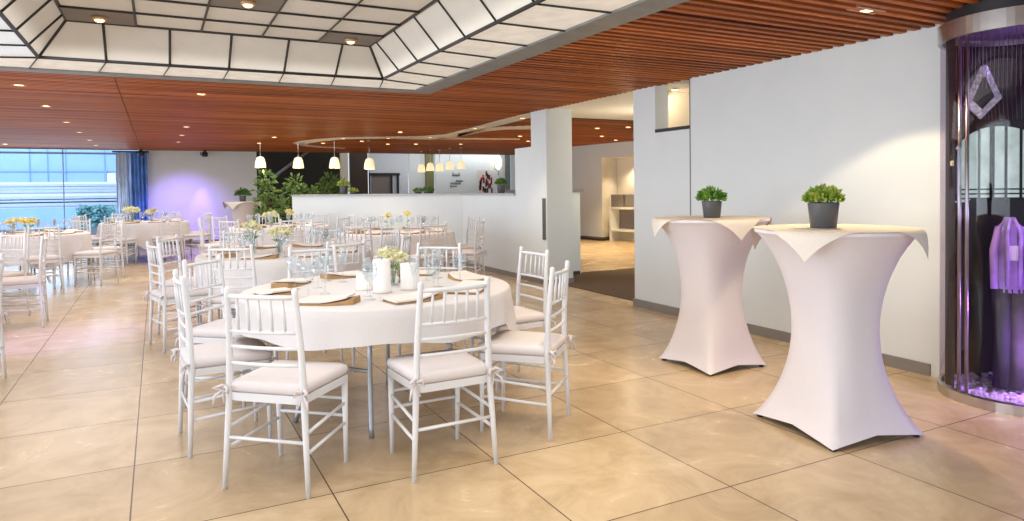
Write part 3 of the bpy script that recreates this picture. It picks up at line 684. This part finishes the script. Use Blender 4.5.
# vases with flowers
def vase(loc, hgt, nfl, spread, m, label, fr_=.032, vh=.12, cat='flowers'):
    t = thing('flower_vase', label, cat, loc, random.uniform(0, 6), 'flower vases on the tables')
    MB().lathe([(.03, 0), (.036, .006), (.036, vh * .7), (.028, vh), (.026, vh), (.033, vh * .7), (.033, .01), (.0, .008)], n=16, cap1=False).build('vase', M['glass'], t)
    for i in range(nfl):
        a = 2 * pi * i / nfl + random.uniform(-.4, .4); r_ = spread * (random.uniform(.4, 1) if nfl > 1 else 0); z = hgt + random.uniform(-.03, .02)
        p = Vector((r_ * cos(a), r_ * sin(a), z))
        s_ = MB().tube([(0.01 * cos(a), .01 * sin(a), .01), (.4 * p.x, .4 * p.y, z * .6), p], .0025, 5).build('stem', M['stem'], t)
        fl = MB()
        for q in range(46):
            u = random.uniform(-1, 1); th = random.uniform(0, 2 * pi); s2 = sqrt(1 - u * u); dd = Vector((s2 * cos(th), s2 * sin(th), abs(u) * .9 - .15))
            fl.leaf(p + dd * fr_ * .35, dd, fr_ * .85, fr_ * .6)
        fl.ball(p, fr_ * .55, 8, 5); fl.build('blossom', m, t)
        for q in range(1):
            MB().leaf((.3 * p.x, .3 * p.y, z * .55), (cos(a), sin(a), .6), .07, .025).build('leaf', M['leaf'], t)
    return t
vase(F(393, 285, ZT), .185, 6, .06, M['flower'], 'clear vase of cream flowers behind the candles on the nearest round table', .045)
# small dark wooden twig figure beside the vase
tw = thing('driftwood_twig', 'small brown wooden twig beside the vase on the nearest round table', 'decoration', F(399, 283, ZT))
MB().tube([(0, 0, 0), (.01, .005, .03), (-.008, 0, .06), (.012, -.004, .095), (.0, 0, .12)], [.008, .007, .009, .008, .004], 7).build('stem', M['napkin'], tw); MB().tube([(.0, 0, .04), (.03, .01, .07)], [.006, .003], 6).build('branch', M['bark'], tw); MB().tube([(.0, 0, .08), (-.026, .01, .10)], [.006, .003], 6).build('branch', M['bark'], tw)
c = T['2']['c']; vase((c[0] - .08, c[1] - .1, ZT), .21, 7, .10, M['flower'], 'clear vase of drooping cream flowers, left of two on the second round table', .05, .14)
vase((c[0] - .30, c[1] + .08, ZT), .26, 5, .08, M['flower'], 'clear vase of cream flowers on the second round table, behind its other vase', .045, .14)
c = T['3']['c']; vase((c[0] - .12, c[1] + .05, ZT), .24, 1, 0, M['yflower'], 'single yellow flower in a slim vase, left of two on the table by the counter', .055, .10); vase((c[0] + .14, c[1] - .05, ZT), .22, 1, 0, M['yflower'], 'single yellow flower in a slim vase, right of two on the table by the counter', .055, .10)
c = T['4']['c']; vase((c[0] - .15, c[1] - .1, ZT), .20, 6, .12, M['flower'], 'low bunch of yellow flowers at the left on the table before the potted trees', .05, .12); vase((c[0] + .18, c[1] + .05, ZT), .22, 2, .03, M['yflower'], 'pair of yellow flowers at the right on the table before the potted trees', .06, .10)
c = T['5']['c']; vase((c[0] - .22, c[1] - .0, ZT), .24, 7, .13, M['flower'], 'glass vase of pale yellow flowers, left one on the far table by the curtain', .07, .16); vase((c[0] + .12, c[1] - .1, ZT), .22, 5, .10, M['flower'], 'glass vase of pale yellow flowers, right one on the far table by the curtain', .065, .16)
c = T['6']['c']; vase((c[0] + .05, c[1] - .1, ZT), .20, 5, .09, M['yflower'], 'vase of bright yellow flowers on the table in front of the window', .06, .12)
vase((c[0] - .18, c[1] + .1, ZT), .20, 4, .07, M['yflower'], 'small yellow flowers at the left edge on the table before the window', .055, .12)

# ------------------------------------------------------------------ bar tables
def bar_table(c, rot, side, label):
    t = thing('bar_table', label, 'bar table', (*c, 0), rot, 'bar tables in white stretch covers')
    n = 64; b = MB(); vs = []; H = 1.085; R = .415; layers = 26
    def sq(a, h, pull):
        # concave square with pulled corners, half side h
        ca, sa = abs(cos(a)), abs(sin(a)); m_ = max(ca, sa); base = h / m_
        mid = 1 - pull * (1 - (min(ca, sa) / m_)) ** 1.2
        return base * mid
    for i in range(layers + 1):
        u = i / layers; z = .012 + (H - .012) * u
        uu = u
        for j in range(n):
            a = 2 * pi * j / n
            rb = sq(a, side / 2, .06); rt = R
            # blend of square and circle; waist pinch
            s_ = u ** 1.1; sm = s_ * s_ * (3 - 2 * s_)
            r_ = rb * (1 - sm) + rt * sm
            waist = .21 - .012 * cos(4 * a)
            pin = (4 * u * (1 - u)) ** .85
            r2 = r_ * (1 - pin) + waist * pin
            lift = 0
            if i == 0:
                k = min(abs(cos(a)), abs(sin(a))) / max(abs(cos(a)), abs(sin(a))); lift = .032 * (1 - k) ** .8
            if i == 1:
                k = min(abs(cos(a)), abs(sin(a))) / max(abs(cos(a)), abs(sin(a))); lift = .022 * (1 - k) ** .8
            vs.append((r2 * cos(a), r2 * sin(a), z + lift))
    fs = [(i * n + j, i * n + (j + 1) % n, (i + 1) * n + (j + 1) % n, (i + 1) * n + j) for i in range(layers) for j in range(n)]
    b.add(vs, fs, True)
    b.build('stretch_cover', M['stretch'], t)
    MB().lathe([(.415, 1.078), (.42, 1.085), (.42, 1.098), (.412, 1.103)], n=48).build('tabletop', M['stretch'], t)
    for sx in (-1, 1):
        for sy in (-1, 1):
            MB().lathe([(.018, 0), (.018, .02)], (sx * (side / 2 - .03), sy * (side / 2 - .03), 0), 10).build('foot', M['fixture'], t)
    return t
def overlay(c, a0, half, label, z0=1.1045, R=.425, sc=1):
    # square napkin cloth: flat on the round top, corners hang over the edge
    N_ = 40; b = MB(); vs = []; A = radians(a0)
    for i in range(N_ + 1):
        for j in range(N_ + 1):
            u = (i / N_ * 2 - 1); v_ = (j / N_ * 2 - 1)
            x = (u + v_) / 2 * half * 1.0; y_ = (v_ - u) / 2 * half
            r_ = sqrt(x * x + y_ * y_) + 1e-9
            RR = R * sc
            if r_ > RR:
                e = r_ - RR; k = min(1, e / .04); over = .012 * sc * k + .10 * e
                nr = RR + over; z = z0 - max(0, e - .01) * .97
                x2, y2 = x / r_ * nr, y_ / r_ * nr
            else: x2, y2, z = x, y_, z0
            vs.append((c[0] + x2 * cos(A) - y2 * sin(A), c[1] + x2 * sin(A) + y2 * cos(A), z))
    fs = [(i * (N_ + 1) + j, (i + 1) * (N_ + 1) + j, (i + 1) * (N_ + 1) + j + 1, i * (N_ + 1) + j + 1) for i in range(N_) for j in range(N_)]
    b.add(vs, fs, True); o = b.build('overlay_cloth', M['overlay']); return tag(o, label, 'tablecloth', 'square cloths on the bar tables')
B1, B2 = (3.33, 2.56), (3.715, 3.92)
bar_table(B1, radians(-8.6), .615, 'tall bar table in a white stretch cover, the nearer one on the right')
bar_table(B2, 0, .56, 'tall bar table in a white stretch cover, the farther one by the wall')
overlay(B1, 200, .59, 'ivory square cloth with hanging corners on the nearer bar table')
overlay(B2, 163, .58, 'ivory square cloth with hanging corners on the farther bar table')
fb = (1.80, 17.3)
bar_table(fb, .4, .6, 'white stretch-covered bar table far back against the purple-lit wall')
overlay(fb, 235, .62, 'white pointed cloth on the far bar table against the purple-lit wall')

# ------------------------------------------------------------------ potted plants
def potted(loc, label, r, h, lf, ph, spread, n, L, grp, name='potted_plant', wl_=.55):
    t = thing(name, label, 'plant', loc, random.uniform(0, 6), grp)
    MB().lathe([(r * .78, 0), (r * .82, .004), (r, h * .97), (r * .99, h), (r * .92, h), (r * .9, h * .9)], n=24, cap1=False).build('pot', M['pot'], t)
    MB().lathe([(r * .9, h * .86), (r * .9, h * .88)], n=20).build('soil', M['soil'], t)
    b = MB(); st = MB()
    for k in range(n):
        a = random.uniform(0, 2 * pi); rr_ = spread * sqrt(random.random()); z = h + ph * sqrt(max(.02, 1 - (rr_ / spread) ** 2)) * random.uniform(.12, 1)
        p = Vector((rr_ * cos(a), rr_ * sin(a), z)); d_ = Vector((p.x, p.y, (z - h * .8) * .9)).normalized() + Vector((random.uniform(-.5, .5), random.uniform(-.5, .5), random.uniform(-.2, .5)))
        b.leaf(p, d_, L * random.uniform(.7, 1.2), L * wl_)
        if k % 12 == 0: st.tube([(r * .4 * cos(a), r * .4 * sin(a), h * .85), p], .002, 4)
    b.build('foliage', lf, t); st.build('stem', M['stem'], t); return t
potted((B1[0] - .045, B1[1] + .035, 1.1052), 'yellow-green potted plant in an anthracite pot on the nearer bar table', .082, .140, M['leafy'], .078, .086, 620, .036, 'small potted plants')
potted((B2[0] - .01, B2[1] - .02, 1.1052), 'green potted plant in an anthracite pot on the farther bar table', .074, .125, M['leaf'], .082, .088, 280, .044, 'small potted plants')
potted((fb[0], fb[1], 1.1052), 'small dark green plant in a pot on the far white bar table', .08, .13, M['leafd'], .16, .16, 300, .06, 'small potted plants')
def cpt(x, zz=1.2665):
    best = min((abs(proj((*leg_pt(t / 100, .14), 1.26))[0] - x), t) for t in range(0, 360)); return (*leg_pt(best[1] / 100, .14), zz)
potted((4.87, 9.80, 1.2665), 'green tufted plant in a grey pot at the right end of the counter', .068, .135, M['leaf'], .085, .078, 420, .04, 'plants on the counter')
potted(cpt(343.5), 'yellow-green plant in a grey pot at the left of the counter', .075, .15, M['leafy'], .11, .105, 260, .045, 'plants on the counter')
potted(cpt(353), 'very small yellow-green plant beside the grey pot on the counter', .06, .04, M['leafy'], .07, .08, 120, .04, 'plants on the counter')
potted(cpt(418), 'low round green plant on the counter, left of two by the olive post', .07, .035, M['leaf'], .06, .075, 150, .035, 'plants on the counter')
potted(cpt(428), 'low round green plant on the counter, right of two by the olive post', .085, .04, M['leaf'], .08, .10, 190, .04, 'plants on the counter')
def tree(loc, label, blobs, n, lf, L=.13):
    t = thing('potted_tree', label, 'tree', loc, 0, 'potted trees behind the counter')
    MB().lathe([(.17, 0), (.22, .38), (.2, .38), (.19, .34)], n=18).build('pot', M['pot'], t)
    top = max(z for x, z, r in blobs)
    MB().tube([(0, 0, .3), (.03, 0, .8), (0, .03, top)], [.03, .025, .01], 7).build('trunk', M['bark'], t)
    b = MB()
    for (x, z, r) in blobs:
        for k in range(n):
            d_ = Vector((random.gauss(0, 1), random.gauss(0, 1), random.gauss(0, 1))).normalized() * r * random.random() ** .4
            b.leaf(Vector((x, 0, z)) + d_, d_ + Vector((random.uniform(-.3, .3), 0, -.2)) * r, L, L * .42)
    b.build('foliage', lf, t); return t
def tloc(x, Y): q = onY(x, 200, Y); return (q.x, Y, 0)
tree(tloc(267.5, 15.6), 'tall leafy potted tree beside the left end of the counter', [(-.02, 1.58, .17), (-.05, 1.32, .22), (.03, 1.05, .26), (.25, .98, .15), (-.04, .75, .24), (.2, .72, .2)], 95, M['leaft'])
tree(tloc(296, 15.9), 'smaller potted tree behind the left end of the counter', [(0, 1.50, .17), (-.10, 1.28, .20), (.06, 1.25, .18), (.34, 1.28, .10)], 95, M['leaft'])
tree(tloc(331, 17.4), 'broad bushy potted tree behind the counter, left of the pale post', [(0, 1.55, .18), (-.17, 1.35, .18), (.2, 1.42, .19), (0, 1.25, .22)], 100, M['leaft'])

# ------------------------------------------------------------------ glass display cylinder on the right
DC = Vector((4.76, 2.34, 0)); DR = .425
dc = thing('display_cylinder', 'round glass display case with steel rings at the right edge', 'display case', DC)
MB().lathe([(DR + .012, 0), (DR + .012, .06), (DR - .012, .066), (DR - .012, .03)], n=64, smooth=False, cap1=False).build('base_ring', M['chrome'], dc)
MB().lathe([(DR - .02, .01), (DR - .02, .03)], n=48).build('base_plate', M['gravel'], dc)
MB().lathe([(DR, .066), (DR, 2.24)], n=72, cap0=False, cap1=False).build('glass', M['cylglass'], dc)
MB().lathe([(DR - .012, 2.235), (DR + .016, 2.235), (DR + .016, 2.345), (DR - .012, 2.345)], n=64, smooth=False, cap0=False, cap1=False).build('top_ring', M['chrome'], dc)
MB().lathe([(DR - .03, 2.345), (DR - .03, HZ + .02)], n=48, cap0=False, cap1=False).build('neck', M['fixture'], dc)
MB().lathe([(DR - .02, 2.30), (DR - .02, 2.31)], n=48).build('top_plate', M['lav'], dc)
for a in (158, 166): 
    A = radians(a); MB().tube([(cos(A) * (DR - .02), sin(A) * (DR - .02), .06), (cos(A) * (DR - .02), sin(A) * (DR - .02), 2.25)], .011, 8).build('post', M['chrome'], dc)
# curved dark backdrop inside
bd = MB(); n = 30; vs = []
for i in range(n + 1):
    a = radians(-85 + 235 * i / n); vs += [(cos(a) * (DR - .03), sin(a) * (DR - .03), .03), (cos(a) * (DR - .03), sin(a) * (DR - .03), 2.26)]
bd.add(vs, [(2 * i, 2 * i + 1, 2 * i + 3, 2 * i + 2) for i in range(n)], True).build('backdrop', M['display'], dc)
# glowing arch with dark bars, painting the glass's reflection of windows
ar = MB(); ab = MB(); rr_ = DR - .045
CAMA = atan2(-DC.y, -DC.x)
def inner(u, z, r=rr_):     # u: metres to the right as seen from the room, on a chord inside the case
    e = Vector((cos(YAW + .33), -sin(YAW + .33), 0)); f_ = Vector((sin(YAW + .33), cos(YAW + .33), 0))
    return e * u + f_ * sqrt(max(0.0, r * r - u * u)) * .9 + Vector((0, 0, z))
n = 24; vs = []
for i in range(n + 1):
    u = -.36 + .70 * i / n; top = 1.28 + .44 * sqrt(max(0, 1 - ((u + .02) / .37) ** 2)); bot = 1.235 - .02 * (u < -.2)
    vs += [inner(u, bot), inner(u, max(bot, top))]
ar.add(vs, [(2 * i, 2 * i + 1, 2 * i + 3, 2 * i + 2) for i in range(n)], True).build('painted_window_reflection', M['reflection'], dc)
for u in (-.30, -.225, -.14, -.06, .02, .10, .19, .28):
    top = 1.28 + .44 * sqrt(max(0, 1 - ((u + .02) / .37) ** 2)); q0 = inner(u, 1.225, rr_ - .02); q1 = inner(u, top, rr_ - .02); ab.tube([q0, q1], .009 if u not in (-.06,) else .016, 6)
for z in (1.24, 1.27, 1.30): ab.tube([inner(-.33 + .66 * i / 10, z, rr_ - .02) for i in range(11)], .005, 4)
ab.build('reflection_bars', M['display'], dc)
# bead strings under the top plate
bs = MB()
for i in range(46):
    a = radians(150 + 140 * i / 45); bs.tube([(cos(a) * (DR - .035), sin(a) * (DR - .035), 1.9), (cos(a) * (DR - .035), sin(a) * (DR - .035), 2.3)], .0014, 4)
for i in range(26):
    u = -.3 + .6 * i / 25; bs.tube([inner(u, 1.75, .2), inner(u * 1.1, 2.3, .3)], .0014, 4)
o = bs.build('string_curtain', M['string'], dc); o['kind'] = 'stuff'
# gravel
gv = MB()
for i in range(420):
    a = random.uniform(0, 2 * pi); r_ = (DR - .04) * sqrt(random.random()); s_ = random.uniform(.010, .022)
    gv.ball((DC.x + r_ * cos(a), DC.y + r_ * sin(a), .036 + random.uniform(0, .012) + max(0, r_ - .2) * .05), s_, 6, 4, .7)
tag(gv.build('white_gravel', M['gravel']), 'white gravel covering the floor of the glass display case', 'gravel', None, 'stuff')
# ornament: pointed silver frame hanging high in the case
def inw(u, z, dpt):   # u across, dpt toward the room
    e = Vector((cos(YAW + .33), -sin(YAW + .33), 0)); f_ = Vector((sin(YAW + .33), cos(YAW + .33), 0)); return DC + e * u - f_ * dpt + Vector((0, 0, z))
ol = [(-.335, 1.83), (-.245, 2.06), (-.215, 2.065), (-.135, 1.86), (-.245, 1.735)]
orn = thing('silver_ornament', 'pointed silver sequined ornament hanging high in the glass display case', 'ornament', DC)
def loc_(u, z, dd): return inw(u, z, dd) - DC
ob = MB(); il = [(-.235 + (u + .235) * .58, 1.88 + (z - 1.88) * .6) for u, z in ol]; vs = [loc_(u, z, .12) for u, z in ol] + [loc_(u, z, .13) for u, z in il] + [loc_(u, z, .10) for u, z in ol]
k = len(ol); ob.add(vs, [(i, (i + 1) % k, k + (i + 1) % k, k + i) for i in range(k)] + [tuple(range(2 * k, 3 * k))]); ob.build('frame', M['silver'], orn)
MB().quad(*[loc_(u, z, .125) for u, z in il]).build('centre_panel', M['display'], orn)
MB().tube([loc_(-.23, 2.06, .11), loc_(-.23, 2.3, .11)], .002, 4).build('cord', M['string'], orn)
# garments on a stand
def garment(u0, dpt, label, top, w_, skirt, legs):
    t = thing('costume', label, 'costume', DC, 0, 'lavender costumes in the display case')
    b = MB(); n = 28; L_ = []
    for (z, hw_, dp) in ((top, .03, .02), (top - .03, w_ * .55, .035), (top - .06, w_, .05), (top - .2, w_ * .96, .055), (top - .33, w_ * 1.0, .06), (top - .46, w_ * 1.08, .065)):
        L_.append([loc_(u0 + hw_ * cos(2 * pi * j / n), z, dpt + dp * sin(2 * pi * j / n) * (1 + .45 * (-1) ** j)) for j in range(n)])
    vs = [p for l in L_ for p in l]; b.add(vs, [(i * n + j, i * n + (j + 1) % n, (i + 1) * n + (j + 1) % n, (i + 1) * n + j) for i in range(len(L_) - 1) for j in range(n)], True)
    b.build('shirt', M['lav'], t)
    for s in (-1, 1):
        MB().tube([loc_(u0 + s * w_ * .85, top - .06, dpt), loc_(u0 + s * w_ * 1.3, top - .2, dpt + .02), loc_(u0 + s * w_ * 1.35, top - .44, dpt + .04)], [.02, .024, .02], 8).build('sleeve', M['lav'], t)
        MB().tube([loc_(u0 + s * .012, top - .01, dpt + .05), loc_(u0 + s * .035, top - .10, dpt + .075), loc_(u0 + s * .03, top - .42, dpt + .075)], [.008, .011, .012], 6).build('ribbon', M['lav'], t)
    MB().quad(loc_(u0 - .025, top - .17, dpt + .075), loc_(u0 + .025, top - .17, dpt + .075), loc_(u0 + .03, top - .26, dpt + .075), loc_(u0 - .03, top - .26, dpt + .075)).build('collar_bib', M['white'], t)
    for s in (-1, 1): MB().tube([loc_(u0 + s * w_ * .5, top - .44, dpt), loc_(u0 + s * w_ * .55, .55, dpt), loc_(u0 + s * w_ * .6, .07, dpt)], [.06, .052, .045], 10).build('trouser_leg', skirt if s < 0 else legs, t)
garment(-.075, .06, 'lavender shirt with white bib over dark trousers in the display case, left one', 1.13, .068, M['trousers'], M['khaki'])
garment(.13, .14, 'lavender shirt with white bib over dark trousers in the display case, right one', 1.14, .066, M['khaki'], M['trousers'])

# ------------------------------------------------------------------ lights
def light(kind, loc, energy, color=(1, 1, 1), rot=None, size=.1, spot=None, blend=.5, target=None, sy=None):
    l = bpy.data.lights.new(kind.lower() + '_light', kind); l.energy = energy; l.color = color
    if kind == 'AREA':
        l.size = size
        if sy: l.shape = 'RECTANGLE'; l.size_y = sy
    elif kind == 'SUN': l.angle = size
    else: l.shadow_soft_size = size
    if kind == 'SPOT': l.spot_size = radians(spot); l.spot_blend = blend
    o = bpy.data.objects.new(kind.lower() + '_light', l); COL.objects.link(o); o.location = loc
    if target is not None: o.rotation_euler = (Vector(target) - Vector(loc)).to_track_quat('-Z', 'Y').to_euler()
    return o
WARM = (1, .80, .55); COOL = (.82, .90, 1)
light('AREA', (.6, 3.8, HZ + .0), 58, (1, .97, .93), size=2.6, sy=5, target=(.6, 3.8, 0))
light('AREA', (-.5, -2.6, 1.9), 60, (1, .96, .93), size=4, sy=2.2, target=(2.5, 6, .9))  # added soft fill from behind the camera, no fixture
light('AREA', (-5.8, 5, 1.6), 420, COOL, size=10, sy=2.2, target=(4, 5.5, 1.4))  # unseen cool area lamp added for daylight from windows at the left
light('AREA', (.5, 12.5, HZ - .02), 200, (1, .96, .93), size=6, sy=9, target=(.5, 12.5, 0))  # broad fill added under the ceiling to brighten the far tables
light('AREA', (-2.6, YB - .4, 1.5), 60, (.68, .82, 1), size=4, sy=1.7, target=(-1.5, 8, .4))
light('AREA', (-4, YB + 2.2, 4.5), 330, (.9, .96, 1), size=8, sy=2, target=(-3, YF, 1.2))  # unseen lamp added outdoors to brighten the building front
for (x, y) in [(-1.18, 8.26), (-1.18, 12.29), (-1.18, 16.3), (.46, 8.3), (.46, 12.55), (.44, 16.4), (2.11, 14.38), (3.0, 11.5), (2.6, 9.0), (4.0, 8.0)]:
    light('SPOT', (x, y, HZ - .03), 45, WARM, size=.05, spot=95, blend=.7, target=(x, y, 0))
for (x, y, e) in ((2.6, 3.4, 65), (3.94, 2.8, 55), (1.9, 1.9, 45), (2.3, 5.0, 24), (.3, 2.2, 30), (3.6, 5.0, 30)):
    light('SPOT', (x, y, HZ - .03), e, (1, .78, .48), size=.08, spot=85, blend=.8, target=(x, y, 0))
for (x, y) in ((7.58, 10.07), (8.38, 12.05), (9.41, 12.97), (7.2, 13)):
    light('SPOT', (x, y, HZ - .04), 230, (1, .76, .42), size=.06, spot=100, blend=.7, target=(x, y, 0))
light('SPOT', (10.4, 13.9, 2.0), 45, (1, .78, .48), size=.05, spot=110, blend=.8, target=(10.4, 13.9, 0))
light('SPOT', (XW + .35, 5.95, 2.39), 9, (1, .78, .5), size=.03, spot=150, blend=.3, target=(XW + .75, 6.0, 1.9))
light('POINT', (XW + .4, 5.55, 2.1), 1.6, (1, .85, .65), size=.05)
light('POINT', (6.2, 7.8, 1.7), 30, (1, .85, .62), size=.3)
light('SPOT', (3.94, 2.9, HZ - .06), 48, (1, .76, .46), size=.03, spot=106, blend=.18, target=(3.96, 2.9, 0))
light('SPOT', (1.13, YB - .4, HZ - .2), 330, (.16, .08, 1), size=.03, spot=34, blend=.9, target=(1.0, YB - .05, .4))
light('SPOT', (.4, YB - 1.8, HZ - .2), 220, (.38, .24, 1), size=.1, spot=75, blend=.9, target=(.7, YB - .1, .5))
light('SPOT', (-1.2, 6.9, HZ - .1), 190, (.30, .22, 1), size=.1, spot=45, blend=.9, target=(-.9, 7.6, 0))
light('POINT', tuple(DC + Vector((-.12, -.24, .28))), 8, (.45, .2, 1), size=.06)
light('POINT', tuple(DC + Vector((-.2, -.22, 1.15))), 1.6, (.62, .4, 1), size=.06)
light('POINT', tuple(DC + Vector((-.2, -.2, 2.2))), 1.2, (.6, .4, 1), size=.06)
light('SPOT', (4.2, 1.5, 1.6), 22, (.6, .25, 1), size=.1, spot=80, blend=.9, target=(4.3, 2.4, 0))
light('AREA', (6.8, 20.05, 2.62), 38, (.95, .96, 1), size=7, sy=.3, target=(6.5, 21.2, .6))
for x, y, D in ((260.5, 171, 14.9), (298.4, 171, 14.9), (334.7, 171, 14.9), (369.5, 171, 14.9)):
    q = atD(x, y, D); light('POINT', (q.x, q.y, q.z), 5, (1, .8, .45), size=.05)
    light('SPOT', (q.x, q.y, q.z + .2), 8, (1, .75, .38), size=.03, spot=70, blend=.8, target=(q.x, q.y, 3))
wd = bpy.data.worlds.new('world'); SC.world = wd; wd.use_nodes = True
bgn = wd.node_tree.nodes['Background']; bgn.inputs['Color'].default_value = (.80, .90, 1, 1); bgn.inputs['Strength'].default_value = .9
